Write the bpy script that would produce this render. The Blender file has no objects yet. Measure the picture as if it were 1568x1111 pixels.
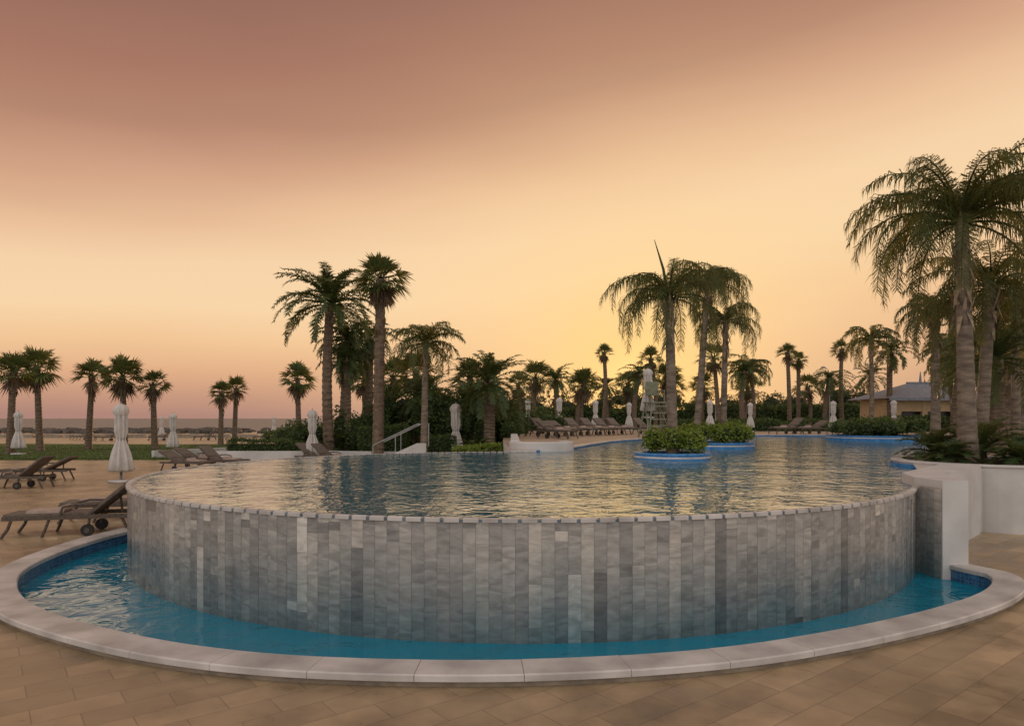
import bpy, math, random, itertools
import numpy as np
from mathutils import Vector, Matrix
R=math.radians
sc=bpy.context.scene
sc.view_settings.view_transform='Standard'; sc.view_settings.look='None'; sc.view_settings.exposure=0

# ---------------------------------------------------------------- materials
def newmat(name):
    m=bpy.data.materials.new(name); m.use_nodes=True
    nt=m.node_tree; b=nt.nodes['Principled BSDF']
    return m,nt,b
def N(nt,t,**k):
    n=nt.nodes.new(t)
    for a,v in k.items(): setattr(n,a,v)
    return n
def L(nt,a,b): nt.links.new(a,b)
def noise_mat(name,c1,c2,scale=3,rough=.6,bump=0.0,bscale=None,detail=5,ior=1.45,metal=0,stretch=(1,1,1)):
    m,nt,b=newmat(name)
    tc=N(nt,'ShaderNodeTexCoord'); mp=N(nt,'ShaderNodeMapping'); mp.inputs['Scale'].default_value=stretch
    L(nt,tc.outputs['Object'],mp.inputs[0])
    n=N(nt,'ShaderNodeTexNoise'); n.inputs['Scale'].default_value=scale; n.inputs['Detail'].default_value=detail
    L(nt,mp.outputs[0],n.inputs['Vector'])
    r=N(nt,'ShaderNodeValToRGB'); r.color_ramp.elements[0].position=.32; r.color_ramp.elements[1].position=.68
    r.color_ramp.elements[0].color=(*c1,1); r.color_ramp.elements[1].color=(*c2,1)
    L(nt,n.outputs['Fac'],r.inputs[0]); L(nt,r.outputs[0],b.inputs['Base Color'])
    b.inputs['Roughness'].default_value=rough; b.inputs['IOR'].default_value=ior; b.inputs['Metallic'].default_value=metal
    if bump:
        n2=N(nt,'ShaderNodeTexNoise'); n2.inputs['Scale'].default_value=bscale or scale*4; n2.inputs['Detail'].default_value=4
        L(nt,mp.outputs[0],n2.inputs['Vector'])
        bu=N(nt,'ShaderNodeBump'); bu.inputs['Distance'].default_value=bump
        L(nt,n2.outputs['Fac'],bu.inputs['Height']); L(nt,bu.outputs[0],b.inputs['Normal'])
    return m
def leaf_mat(name,c1,c2,tr,scale=2.0,mix=.35):
    m=noise_mat(name,c1,c2,scale=scale,rough=.5)
    nt=m.node_tree; b=nt.nodes['Principled BSDF']; out=nt.nodes['Material Output']
    t=N(nt,'ShaderNodeBsdfTranslucent'); t.inputs[0].default_value=(*tr,1)
    mx=N(nt,'ShaderNodeMixShader'); mx.inputs[0].default_value=mix
    L(nt,b.outputs[0],mx.inputs[1]); L(nt,t.outputs[0],mx.inputs[2]); L(nt,mx.outputs[0],out.inputs[0])
    return m
def water_mat(name,col,ior,dist,scale,stretch=(1,1,1),rough=.02,diffmix=0,dcol=None,big=2.2):
    m,nt,b=newmat(name)
    b.inputs['Base Color'].default_value=(*col,1); b.inputs['Roughness'].default_value=rough; b.inputs['IOR'].default_value=ior
    tc=N(nt,'ShaderNodeTexCoord'); mp=N(nt,'ShaderNodeMapping'); mp.inputs['Scale'].default_value=stretch
    L(nt,tc.outputs['Object'],mp.inputs[0])
    n=N(nt,'ShaderNodeTexNoise'); n.inputs['Scale'].default_value=scale; n.inputs['Detail'].default_value=2.5; n.inputs['Distortion'].default_value=.6
    L(nt,mp.outputs[0],n.inputs['Vector'])
    n3=N(nt,'ShaderNodeTexNoise'); n3.inputs['Scale'].default_value=scale*.22; n3.inputs['Detail'].default_value=1
    L(nt,mp.outputs[0],n3.inputs['Vector'])
    ad=N(nt,'ShaderNodeMath',operation='MULTIPLY_ADD'); ad.inputs[1].default_value=big
    L(nt,n3.outputs['Fac'],ad.inputs[0]); L(nt,n.outputs['Fac'],ad.inputs[2])
    bu=N(nt,'ShaderNodeBump'); bu.inputs['Distance'].default_value=dist
    L(nt,ad.outputs[0],bu.inputs['Height']); L(nt,bu.outputs[0],b.inputs['Normal'])
    if diffmix:
        df=N(nt,'ShaderNodeBsdfDiffuse'); df.inputs[0].default_value=(*dcol,1); L(nt,bu.outputs[0],df.inputs['Normal'])
        mx=N(nt,'ShaderNodeMixShader'); mx.inputs[0].default_value=diffmix
        L(nt,b.outputs[0],mx.inputs[1]); L(nt,df.outputs[0],mx.inputs[2]); L(nt,mx.outputs[0],nt.nodes['Material Output'].inputs[0])
    return m

M={}
M['trunk']=noise_mat('palm_trunk_bark',(.085,.06,.042),(.21,.155,.105),scale=5,rough=.85,bump=.02,bscale=14,stretch=(1,1,2.5))
M['trunkq']=noise_mat('queen_palm_bark',(.10,.075,.055),(.25,.20,.15),scale=3,rough=.8,bump=.02,bscale=10,stretch=(1,1,3))
M['boot']=noise_mat('dry_palm_sheath',(.17,.12,.075),(.40,.32,.22),scale=6,rough=.85)
M['frond']=leaf_mat('feather_frond_leaf',(.026,.052,.014),(.07,.10,.026),(.34,.28,.05),mix=.32)
M['frondd']=leaf_mat('date_frond_leaf',(.035,.068,.022),(.08,.125,.04),(.19,.20,.05),mix=.32)
M['fan']=leaf_mat('fan_leaf',(.035,.065,.02),(.085,.125,.035),(.21,.20,.05),mix=.32)
M['dry']=leaf_mat('dry_fan_leaf',(.10,.07,.04),(.19,.135,.08),(.2,.12,.05),mix=.25)
M['leaf']=leaf_mat('shrub_leaf',(.035,.07,.02),(.10,.15,.038),(.13,.18,.04),mix=.28,scale=1.2)
M['leafl']=leaf_mat('bright_shrub_leaf',(.11,.17,.022),(.24,.32,.045),(.24,.30,.04),mix=.3,scale=2)
M['leafd']=leaf_mat('distant_leaf',(.035,.052,.02),(.085,.10,.038),(.18,.14,.045),mix=.32,scale=.5)
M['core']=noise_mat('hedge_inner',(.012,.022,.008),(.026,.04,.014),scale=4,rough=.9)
M['white']=noise_mat('white_plaster',(.46,.45,.435),(.60,.59,.57),scale=1.5,rough=.75,bump=.003,bscale=30)
M['fabric']=noise_mat('umbrella_canvas',(.46,.43,.40),(.60,.57,.53),scale=4,rough=.9)
M['pole']=noise_mat('grey_pole_metal',(.25,.25,.25),(.4,.4,.4),scale=5,rough=.4,metal=.5)
M['loung']=noise_mat('brown_wicker_frame',(.06,.045,.035),(.13,.10,.075),scale=25,rough=.6)
M['cush']=noise_mat('taupe_sling_fabric',(.12,.095,.075),(.19,.155,.125),scale=12,rough=.85)
M['towel']=noise_mat('folded_towel',(.36,.27,.22),(.48,.38,.32),scale=8,rough=.95)
M['rubber']=noise_mat('black_rubber',(.01,.01,.01),(.03,.03,.03),scale=8,rough=.6)
M['coping']=noise_mat('coping_marble',(.36,.34,.32),(.62,.59,.56),scale=2.2,rough=.45,bump=.002,bscale=25,detail=12)
M['copbase']=noise_mat('coping_base_stone',(.18,.145,.11),(.34,.28,.21),scale=5,rough=.7)
M['grout']=noise_mat('wall_grout',(.14,.14,.135),(.20,.20,.19),scale=5,rough=.8)
M['bluer']=noise_mat('blue_glazed_tile',(.02,.14,.38),(.05,.25,.55),scale=9,rough=.2)
M['grass']=noise_mat('lawn_grass',(.04,.075,.014),(.10,.145,.03),scale=.8,rough=.9,bump=.03,bscale=30,detail=10)
M['rock']=noise_mat('breakwater_stone',(.05,.045,.04),(.16,.14,.12),scale=2,rough=.9,bump=.05)
M['roof']=noise_mat('pavilion_roof',(.17,.19,.22),(.25,.27,.30),scale=3,rough=.6)
M['wall']=noise_mat('pavilion_wall',(.48,.34,.19),(.58,.42,.24),scale=2,rough=.8)
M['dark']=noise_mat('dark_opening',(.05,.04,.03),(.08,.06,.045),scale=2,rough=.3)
M['soil']=noise_mat('soil',(.04,.028,.018),(.08,.055,.035),scale=6,rough=.95,bump=.02)
M['green']=noise_mat('weathered_green_paint',(.15,.16,.10),(.22,.23,.15),scale=4,rough=.6)
M['pool']=water_mat('pool_water',(.05,.16,.22),7.0,.021,4.4,big=1.6,rough=.05)
M['trough']=water_mat('trough_water',(.003,.20,.31),1.5,.034,2.6)
M['sea']=water_mat('sea_water',(.06,.07,.08),1.33,.5,.35,stretch=(.35,1,1),rough=.3,diffmix=.5,dcol=(.22,.20,.20))

def brick_mat(name,c1,c2,cm,bw,rh,mortar,rot=0,uv=False,rough=.45,offset=.5,var=.5,nscale=1.2,bump=.003):
    m,nt,b=newmat(name)
    tc=N(nt,'ShaderNodeTexCoord'); mp=N(nt,'ShaderNodeMapping'); mp.inputs['Rotation'].default_value=(0,0,rot)
    L(nt,tc.outputs['UV' if uv else 'Object'],mp.inputs[0])
    br=N(nt,'ShaderNodeTexBrick'); br.offset=offset
    br.inputs['Scale'].default_value=1; br.inputs['Brick Width'].default_value=bw; br.inputs['Row Height'].default_value=rh
    br.inputs['Mortar Size'].default_value=mortar; br.inputs['Mortar Smooth'].default_value=.1; br.inputs['Bias'].default_value=0
    br.inputs['Color1'].default_value=(*c1,1); br.inputs['Color2'].default_value=(*c2,1); br.inputs['Mortar'].default_value=(*cm,1)
    L(nt,mp.outputs[0],br.inputs['Vector'])
    n=N(nt,'ShaderNodeTexNoise'); n.inputs['Scale'].default_value=nscale; n.inputs['Detail'].default_value=10; n.inputs['Roughness'].default_value=.62
    L(nt,tc.outputs['Object'],n.inputs['Vector'])
    n9=N(nt,'ShaderNodeTexNoise'); n9.inputs['Scale'].default_value=nscale*.28; n9.inputs['Detail'].default_value=3
    L(nt,tc.outputs['Object'],n9.inputs['Vector'])
    av=N(nt,'ShaderNodeMath',operation='MULTIPLY_ADD'); av.inputs[1].default_value=.5
    hf=N(nt,'ShaderNodeMath',operation='MULTIPLY'); hf.inputs[1].default_value=.5; L(nt,n9.outputs['Fac'],hf.inputs[0])
    L(nt,n.outputs['Fac'],av.inputs[0]); L(nt,hf.outputs[0],av.inputs[2])
    mr=N(nt,'ShaderNodeMapRange'); mr.inputs[1].default_value=.38; mr.inputs[2].default_value=.62; mr.inputs[3].default_value=1-var; mr.inputs[4].default_value=1+var*.6
    L(nt,av.outputs[0],mr.inputs[0])
    mu=N(nt,'ShaderNodeVectorMath',operation='MULTIPLY'); L(nt,br.outputs['Color'],mu.inputs[0]); L(nt,mr.outputs[0],mu.inputs[1])
    L(nt,mu.outputs[0],b.inputs['Base Color'])
    rr=N(nt,'ShaderNodeMapRange'); rr.inputs[1].default_value=.35; rr.inputs[2].default_value=.65; rr.inputs[3].default_value=rough-.1; rr.inputs[4].default_value=rough+.18
    L(nt,n.outputs['Fac'],rr.inputs[0]); L(nt,rr.outputs[0],b.inputs['Roughness'])
    bu=N(nt,'ShaderNodeBump'); bu.inputs['Distance'].default_value=bump; bu.invert=True
    L(nt,br.outputs['Fac'],bu.inputs['Height']); L(nt,bu.outputs[0],b.inputs['Normal'])
    return m
M['paving']=brick_mat('stone_paving',(.41,.30,.18),(.31,.23,.14),(.25,.185,.12),.60,.30,.0035,rot=R(-38),var=.36,nscale=2.6,rough=.36)
M['deck']=brick_mat('pool_deck_paving',(.42,.33,.24),(.36,.28,.20),(.2,.15,.1),.6,.6,.006,var=.2)
M['mosaic']=brick_mat('blue_mosaic',(.04,.17,.38),(.02,.09,.23),(.14,.20,.25),.05,.05,.004,uv=True,rough=.2,offset=0,var=.3,nscale=9)

def marble():
    m,nt,b=newmat('marble_cladding')
    at=N(nt,'ShaderNodeAttribute'); at.attribute_name='tint'
    cr=N(nt,'ShaderNodeValToRGB'); e=cr.color_ramp
    cols=[(0,(.20,.192,.182)),(.25,(.29,.28,.265)),(.5,(.35,.337,.315)),(.75,(.42,.40,.365)),(.93,(.50,.46,.41)),(1,(.72,.68,.62))]
    e.elements[0].position=0; e.elements[0].color=(*cols[0][1],1); e.elements[1].position=1; e.elements[1].color=(*cols[-1][1],1)
    for p,c in cols[1:-1]:
        q=e.elements.new(p); q.color=(*c,1)
    L(nt,at.outputs['Fac'],cr.inputs[0])
    tc=N(nt,'ShaderNodeTexCoord')
    sh=N(nt,'ShaderNodeMath',operation='MULTIPLY'); sh.inputs[1].default_value=57; L(nt,at.outputs['Fac'],sh.inputs[0])
    add=N(nt,'ShaderNodeVectorMath',operation='ADD'); L(nt,tc.outputs['Object'],add.inputs[0]); L(nt,sh.outputs[0],add.inputs[1])
    mp=N(nt,'ShaderNodeMapping'); mp.inputs['Rotation'].default_value=(R(20),R(48),0); mp.inputs['Scale'].default_value=(1.2,1.2,4.0)
    L(nt,add.outputs[0],mp.inputs[0])
    n=N(nt,'ShaderNodeTexNoise'); n.inputs['Scale'].default_value=2.4; n.inputs['Detail'].default_value=9; n.inputs['Distortion'].default_value=1.4
    L(nt,mp.outputs[0],n.inputs['Vector'])
    mr=N(nt,'ShaderNodeMapRange'); mr.inputs[1].default_value=.32; mr.inputs[2].default_value=.68; mr.inputs[3].default_value=.70; mr.inputs[4].default_value=1.22
    L(nt,n.outputs['Fac'],mr.inputs[0])
    mu=N(nt,'ShaderNodeVectorMath',operation='MULTIPLY'); L(nt,cr.outputs[0],mu.inputs[0]); L(nt,mr.outputs[0],mu.inputs[1])
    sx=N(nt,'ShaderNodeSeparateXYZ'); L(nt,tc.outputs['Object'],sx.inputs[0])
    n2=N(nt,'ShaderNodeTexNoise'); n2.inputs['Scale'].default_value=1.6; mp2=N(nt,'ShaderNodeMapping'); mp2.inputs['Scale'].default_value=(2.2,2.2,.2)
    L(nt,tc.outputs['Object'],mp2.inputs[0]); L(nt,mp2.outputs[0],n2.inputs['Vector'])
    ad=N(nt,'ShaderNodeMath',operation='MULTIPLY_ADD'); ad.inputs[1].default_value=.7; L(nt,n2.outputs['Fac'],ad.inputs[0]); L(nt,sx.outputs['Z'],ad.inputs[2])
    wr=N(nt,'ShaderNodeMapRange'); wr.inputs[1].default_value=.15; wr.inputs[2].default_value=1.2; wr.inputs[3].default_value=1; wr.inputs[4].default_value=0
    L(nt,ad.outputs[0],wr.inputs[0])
    mx=N(nt,'ShaderNodeMix',data_type='RGBA',blend_type='MULTIPLY'); L(nt,wr.outputs[0],mx.inputs[0]); L(nt,mu.outputs[0],mx.inputs[6]); mx.inputs[7].default_value=(.26,.43,.52,1)  # multiplied darker and bluer low down: wet stone plus painted-in water reflection
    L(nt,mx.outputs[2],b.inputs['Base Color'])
    rr=N(nt,'ShaderNodeMapRange'); L(nt,n2.outputs['Fac'],rr.inputs[0]); rr.inputs[1].default_value=.35; rr.inputs[2].default_value=.65; rr.inputs[3].default_value=.12; rr.inputs[4].default_value=.36
    L(nt,rr.outputs[0],b.inputs['Roughness']); b.inputs['IOR'].default_value=1.5
    n4=N(nt,'ShaderNodeTexNoise'); n4.inputs['Scale'].default_value=6; mp4=N(nt,'ShaderNodeMapping'); mp4.inputs['Scale'].default_value=(2,2,.4)
    L(nt,tc.outputs['Object'],mp4.inputs[0]); L(nt,mp4.outputs[0],n4.inputs['Vector'])
    bu=N(nt,'ShaderNodeBump'); bu.inputs['Distance'].default_value=.012; L(nt,n4.outputs['Fac'],bu.inputs['Height']); L(nt,bu.outputs[0],b.inputs['Normal'])
    return m
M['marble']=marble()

# ---------------------------------------------------------------- mesh builder
class MB:
    def __init__(s,*mats): s.V=[];s.F=[];s.I=[];s.mats=[M[k] for k in mats];s.k={k:i for i,k in enumerate(mats)}
    def add(s,v,f,m):
        o=len(s.V); s.V.extend([tuple(p) for p in v]); s.F.extend([tuple(i+o for i in q) for q in f]); s.I.extend([s.k[m]]*len(f))
    def box(s,c,d,m,rot=None):
        c=Vector(c); v=[]
        for z in(-.5,.5):
            for x,y in((-.5,-.5),(.5,-.5),(.5,.5),(-.5,.5)):
                p=Vector((x*d[0],y*d[1],z*d[2]))
                if rot: p=rot@p
                v.append(c+p)
        s.add(v,[(0,3,2,1),(4,5,6,7),(0,1,5,4),(1,2,6,5),(2,3,7,6),(3,0,4,7)],m)
    def tube(s,pts,rad,n,m,cap=True):
        pts=[Vector(p) for p in pts]; v=[]
        if not hasattr(rad,'__len__'): rad=[rad]*len(pts)
        for i,p in enumerate(pts):
            t=(pts[min(i+1,len(pts)-1)]-pts[max(i-1,0)]).normalized()
            a=Vector((0,1,0)) if abs(t.y)<.9 else Vector((1,0,0))
            u=t.cross(a).normalized(); w=t.cross(u)
            for k in range(n):
                q=2*math.pi*k/n; v.append(p+(u*math.cos(q)+w*math.sin(q))*rad[i])
        f=[]
        for i in range(len(pts)-1):
            for k in range(n):
                k2=(k+1)%n; f.append((i*n+k,i*n+k2,(i+1)*n+k2,(i+1)*n+k))
        if cap: f.append(tuple(range(n))); f.append(tuple(range((len(pts)-1)*n,len(pts)*n)))
        s.add(v,f,m)
    def lathe(s,prof,n,m,c=(0,0,0),pleat=0,pk=8,a0=0,a1=2*math.pi):
        v=[];full=abs(a1-a0-2*math.pi)<1e-4; nn=n if full else n+1
        for r,z in prof:
            for k in range(nn):
                q=a0+(a1-a0)*k/n; rr=r*(1+pleat*math.cos(pk*q+z*.6))
                v.append((c[0]+rr*math.cos(q),c[1]+rr*math.sin(q),c[2]+z))
        f=[]
        for i in range(len(prof)-1):
            for k in range(n):
                k2=(k+1)%nn if full else k+1
                f.append((i*nn+k,i*nn+k2,(i+1)*nn+k2,(i+1)*nn+k))
        s.add(v,f,m)
    def mesh(s,name,smooth=False):
        me=bpy.data.meshes.new(name); me.from_pydata(s.V,[],s.F)
        for m in s.mats: me.materials.append(m)
        me.polygons.foreach_set('material_index',s.I)
        if smooth: me.polygons.foreach_set('use_smooth',[True]*len(s.F))
        me.update(); return me
    def obj(s,name,loc=(0,0,0),rz=0,smooth=False,parent=None):
        return place(s.mesh(name,smooth),name,loc,rz,parent=parent)
def place(me,name,loc=(0,0,0),rz=0,sc_=1,parent=None):
    o=bpy.data.objects.new(name,me); bpy.context.collection.objects.link(o)
    o.location=loc; o.rotation_euler=(0,0,rz); o.scale=(sc_,)*3 if not hasattr(sc_,'__len__') else sc_
    if parent: o.parent=parent
    return o
def bevel(o,w=.01,seg=2):
    b=o.modifiers.new('bevel','BEVEL'); b.width=w; b.segments=seg; b.limit_method='ANGLE'
def catmull(P,closed=True,k=10):
    out=[];n=len(P)
    for i in range(n):
        p0,p1,p2,p3=[np.array(P[(i+j)%n]) for j in(-1,0,1,2)]
        for j in range(k):
            t=j/k; out.append(.5*((2*p1)+(-p0+p2)*t+(2*p0-5*p1+4*p2-p3)*t*t+(-p0+3*p1-3*p2+p3)*t**3))
    return [tuple(x) for x in out]
def prism(mb,poly,z0,z1,mt,ms,sides=None):
    n=len(poly)
    mb.add([(x,y,z1) for x,y in poly],[tuple(range(n))],mt)
    for i in range(n):
        a=poly[i];b=poly[(i+1)%n]; m=sides(i) if sides else ms
        mb.add([(a[0],a[1],z0),(b[0],b[1],z0),(b[0],b[1],z1),(a[0],a[1],z1)],[(0,1,2,3)],m)

# ---------------------------------------------------------------- coping loop / ground
loop=[(.1,5.57),(-1.64,5.63),(-3.04,5.96),(-4.4,6.6),(-5.6,7.4),(-6.5,8.36),(-7.15,9.5),(-7.5,11.2),(-7.45,13.0),(-7.0,16),(-5,20),(0,22),(5,20.3),(7.9,17),(8.3,13.8),(7.3,11.2),(6.62,9.95),(6.75,9.2),(6.45,8.55),(5.75,7.85),(4.6,7.08),(3.14,6.33),(1.77,5.83)]
lp=catmull(loop,k=14)
P=np.array(lp+[lp[0]]); d=np.r_[0,np.cumsum(np.linalg.norm(np.diff(P,axis=0),axis=1))]
nS=int(d[-1]/.1); S=np.linspace(0,d[-1],nS,endpoint=False)
lp=np.c_[np.interp(S,d,P[:,0]),np.interp(S,d,P[:,1])]
def inset(w):
    t=np.roll(lp,-3,0)-np.roll(lp,3,0); t/=np.linalg.norm(t,axis=1)[:,None]
    nrm=np.c_[-t[:,1],t[:,0]]
    c=np.array([0,13.]); sgn=np.sign(((c-lp)*nrm).sum(1).mean())
    return lp+nrm*sgn*w
outer=lp; inner=inset(.36)
g=MB('paving')
cx,cy=0,13.
base=inset(.05); V=[];rings=[0,.02,.1,.3,1]
def rectpt(px,py):
    dx,dy=px-cx,py-cy; s=1e9
    if dx>0: s=min(s,(500-cx)/dx)
    if dx<0: s=min(s,(-500-cx)/dx)
    if dy>0: s=min(s,(118-cy)/dy)
    if dy<0: s=min(s,(-40-cy)/dy)
    return cx+dx*s,cy+dy*s
for r in rings:
    for p in base:
        q=rectpt(*p); V.append((p[0]+(q[0]-p[0])*r,p[1]+(q[1]-p[1])*r,0))
n=len(base);F=[]
for i in range(len(rings)-1):
    for k in range(n):
        k2=(k+1)%n;F.append((i*n+k,i*n+k2,(i+1)*n+k2,(i+1)*n+k))
g.add(V,F,'paving'); g.obj('ground')

mb=MB('coping','copbase'); step=9
rng=random.Random(3)
for a in range(0,n,step):
    b=min(a+step,n)
    idx=[(i%n) for i in range(a,b+1)]
    v=[];m=len(idx)
    tops=.115+rng.uniform(-.002,.002)
    for j,i in enumerate(idx):
        o=outer[i].copy(); q=inner[i].copy()
        sh=.025 if j==0 else (-.025 if j==m-1 else 0)
        nx=(i+1)%n
        o=o+(outer[nx]-outer[i])*sh; q=q+(inner[nx]-inner[i])*sh
        dvec=(q-o)/np.linalg.norm(q-o)
        for off,z in((0,.055),(0,tops-.012),(.012,tops)):
            pp=o+dvec*off; v.append((pp[0],pp[1],z))
        for off,z in((-.012,tops),(0,tops-.012),(0,.055)):
            pp=q+dvec*off; v.append((pp[0],pp[1],z))
    f=[]
    for j in range(m-1):
        for k in range(5): f.append((j*6+k,(j+1)*6+k,(j+1)*6+k+1,j*6+k+1))
    f.append(tuple(range(6))); f.append(tuple(range((m-1)*6,m*6)))
    mb.add(v,f,'coping')
o2=inset(.045); i2=inset(.34); v=[]
for i in range(n):
    for q,z in((o2,-.02),(o2,.10),(i2,.10),(i2,-.02)): v.append((q[i][0],q[i][1],z))
f=[]
for i in range(n):
    j=(i+1)%n
    for k in range(3): f.append((i*4+k,j*4+k,j*4+k+1,i*4+k+1))
mb.add(v,f,'copbase')
mb.obj('trough_coping')
me=bpy.data.meshes.new('trough_mosaic'); w=inset(.345); V=[];F=[];uv=[]
for i in range(n+1):
    p=w[i%n]; V+= [(p[0],p[1],-.6),(p[0],p[1],.06)]
for i in range(n):
    F.append((2*i,2*i+2,2*i+3,2*i+1)); uv+=[(i*.1,-.6),(i*.1+.1,-.6),(i*.1+.1,.06),(i*.1,.06)]
me.from_pydata(V,[],F); ul=me.uv_layers.new(name='UVMap')
for i,u in enumerate(uv): ul.data[i].uv=u
me.materials.append(M['mosaic']); place(me,'trough_mosaic_lining')
mb=MB('trough'); w=inset(.34)
mb.add([(p[0],p[1],-.1) for p in w],[tuple(range(n))],'trough'); mb.obj('trough_water')

# ---------------------------------------------------------------- pool
C=(.15,13.95); RP=6.98; ZW=1.166
A0=R(-20); A1=R(-275)
def cpt(a,r=RP): return (C[0]+r*math.cos(a),C[1]+r*math.sin(a))
arc=[cpt(A0+(A1-A0)*i/220) for i in range(221)]
leftbank=[(.9,21.2),(1.9,22.5),(2.9,25.5),(4.2,29),(6.5,33),(10,37.5),(13.5,39.6)]
rightbank=[(24,40.2),(25,36),(23,31),(18,25),(13,19.5),(10.5,17.2),(9.3,15.6),(8.4,14.2),(7.6,12.7)]
bank=leftbank+rightbank
wpoly=arc+bank
mb=MB('pool'); mb.add([(x,y,ZW) for x,y in wpoly],[tuple(range(len(wpoly)))],'pool'); mb.obj('pool_water')
mb=MB('grout')
arcb=[cpt(A0+(A1-A0)*i/220,RP-.012) for i in range(221)]
for i in range(220):
    a=arcb[i];b=arcb[i+1]; mb.add([(a[0],a[1],-.5),(b[0],b[1],-.5),(b[0],b[1],ZW-.01),(a[0],a[1],ZW-.01)],[(0,1,2,3)],'grout')
mb.obj('pool_wall_core')
V=[];F=[];T=[]
def tilepanel(p,q,z0,z1,t,off):
    dx,dy=q[0]-p[0],q[1]-p[1]; l=math.hypot(dx,dy); nx,ny=dy/l,-dx/l
    g=.0012/l; a=(p[0]+dx*g+nx*off,p[1]+dy*g+ny*off); b=(q[0]-dx*g+nx*off,q[1]-dy*g+ny*off)
    o=len(V)
    V.extend([(a[0],a[1],z0),(b[0],b[1],z0),(b[0],b[1],z1),(a[0],a[1],z1)]); F.append((o,o+1,o+2,o+3)); T.extend([t]*4)
rng=random.Random(11)
def columns(pts,ztop,z0,off=0,bias=0):
    for i in range(len(pts)-1):
        z=ztop-rng.uniform(0.0,.6); tops=[ztop]+([z] if ztop-z>.06 else [])
        while True:
            z=tops[-1]-rng.choice([.10,.3,.55,.7,.85,.95,1.1])*rng.uniform(.85,1.15)
            if z<z0: break
            tops.append(z)
        tops.append(z0)
        ct=rng.gauss(.48,.19)+bias
        for k in range(len(tops)-1):
            t=min(.92,max(.05,ct+rng.gauss(0,.10)))
            if tops[k]-tops[k+1]<.2 and rng.random()<.6: t=rng.choice([.0,.95,.12,.9,.8])
            elif rng.random()<.05: t=rng.uniform(.92,1)
            tilepanel(pts[i],pts[i+1],tops[k+1]+.0015,tops[k],t,off+rng.uniform(0,.0015))
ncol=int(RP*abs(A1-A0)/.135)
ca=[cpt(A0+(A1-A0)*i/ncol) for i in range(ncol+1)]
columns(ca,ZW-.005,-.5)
pier=[(6.15,9.75),(6.5,9.72),(6.95,11.0),(9.0,13.1),(8.6,13.6),(6.4,11.2),(6.08,10.32)]
fl=[(6.075+(6.145-6.075)*i/4,10.32+(9.765-10.32)*i/4) for i in range(5)]
columns(fl,1.20,-.3,.006,.45)
me=bpy.data.meshes.new('pool_cladding'); me.from_pydata(V,[],F)
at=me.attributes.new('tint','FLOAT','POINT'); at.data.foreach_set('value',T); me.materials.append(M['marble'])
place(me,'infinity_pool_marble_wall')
mb=MB('coping','mosaic'); nr=int(RP*abs(A1-A0)/.20)
for i in range(nr):
    a=A0+(A1-A0)*i/nr; b=A0+(A1-A0)*(i+.80)/nr; v=[]
    for q in(a,(a+b)/2,b):
        for r,z in((RP+.022,ZW-.03),(RP+.022,ZW+.004),(RP-.0,ZW+.016),(RP-.05,ZW+.012),(RP-.07,ZW-.01)):
            x,y=cpt(q,r); v.append((x,y,z))
    f=[(j*5+k,(j+1)*5+k,(j+1)*5+k+1,j*5+k+1) for j in range(2) for k in range(4)]+[(0,1,2,3,4),(10,11,12,13,14)]
    mb.add(v,f,'coping')
nb_=240
v=[]
for i in range(nb_+1):
    q=A0+(A1-A0)*i/nb_
    for r,z in((RP+.006,ZW-.028),(RP+.008,ZW+.001),(RP-.1,ZW+.003)): x,y=cpt(q,r); v.append((x,y,z))
mb.add(v,[(i*3+k,(i+1)*3+k,(i+1)*3+k+1,i*3+k+1) for i in range(nb_) for k in range(2)],'mosaic')
mb.obj('pool_rim_tiles')
mb=MB('white'); prism(mb,pier,-.3,1.31,'white','white'); o=mb.obj('white_end_wall'); bevel(o,.05,3)

outerd=[(8.7,13.3),(12,12.9),(20,13.2),(70,14),(70,92),(-.6,92),(-.5,45),(-.4,30),(-.1,23),(-.05,21.2)]
dpoly=outerd+[(.75,20.95)]+bank
nb=len(outerd)
mb=MB('deck','white','bluer'); prism(mb,dpoly,0,1.22,'deck','white',sides=lambda i:'bluer' if i>=nb else 'white'); mb.obj('pool_deck')
mb=MB('coping')
for i in range(len(bank)-1):
    a=Vector((*bank[i],0));b=Vector((*bank[i+1],0));l=(b-a).length;t=(b-a)/l;nn=Vector((-t.y,t.x,0))
    k=max(1,int(l/.6))
    for j in range(k):
        c=a+t*(l*(j+.5)/k)+nn*.13; c.z=1.235
        mb.box(c,(l/k-.008,.34,.03),'coping',Matrix.Rotation(math.atan2(t.y,t.x),3,'Z'))
mb.obj('pool_bank_coping')
mb=MB('white')
for (cxx,cyy,r,z1) in ((.95,20.6+1.6,1.05,1.46),):
    mb.lathe([(r,.9),(r,z1-.04),(r-.03,z1),(r-.28,z1),(r-.3,z1-.03),(r-.3,1.1)],48,'white',(cxx,cyy,0),a0=R(150),a1=R(395))
mb.obj('white_curved_wall')
for c_,d_,a_ in (((.1,26.5,1.25),(.3,9,.5),0),((-12.2,34.2,.28),(6,.3,.56),0),((-7.2,33.0,.3),(4.2,.3,.62),-12),((-17.8,42,.2),(9,.25,.4),60)):
    mb=MB('white'); mb.box((0,0,0),d_,'white'); o=mb.obj('white_low_wall',c_,R(a_)); bevel(o,.02)
mb=MB('copbase')
for i in range(26): mb.box((-88+i*3.2,78,.18),(2.9,.3,.36),'copbase')
mb.obj('promenade_wall')

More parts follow.
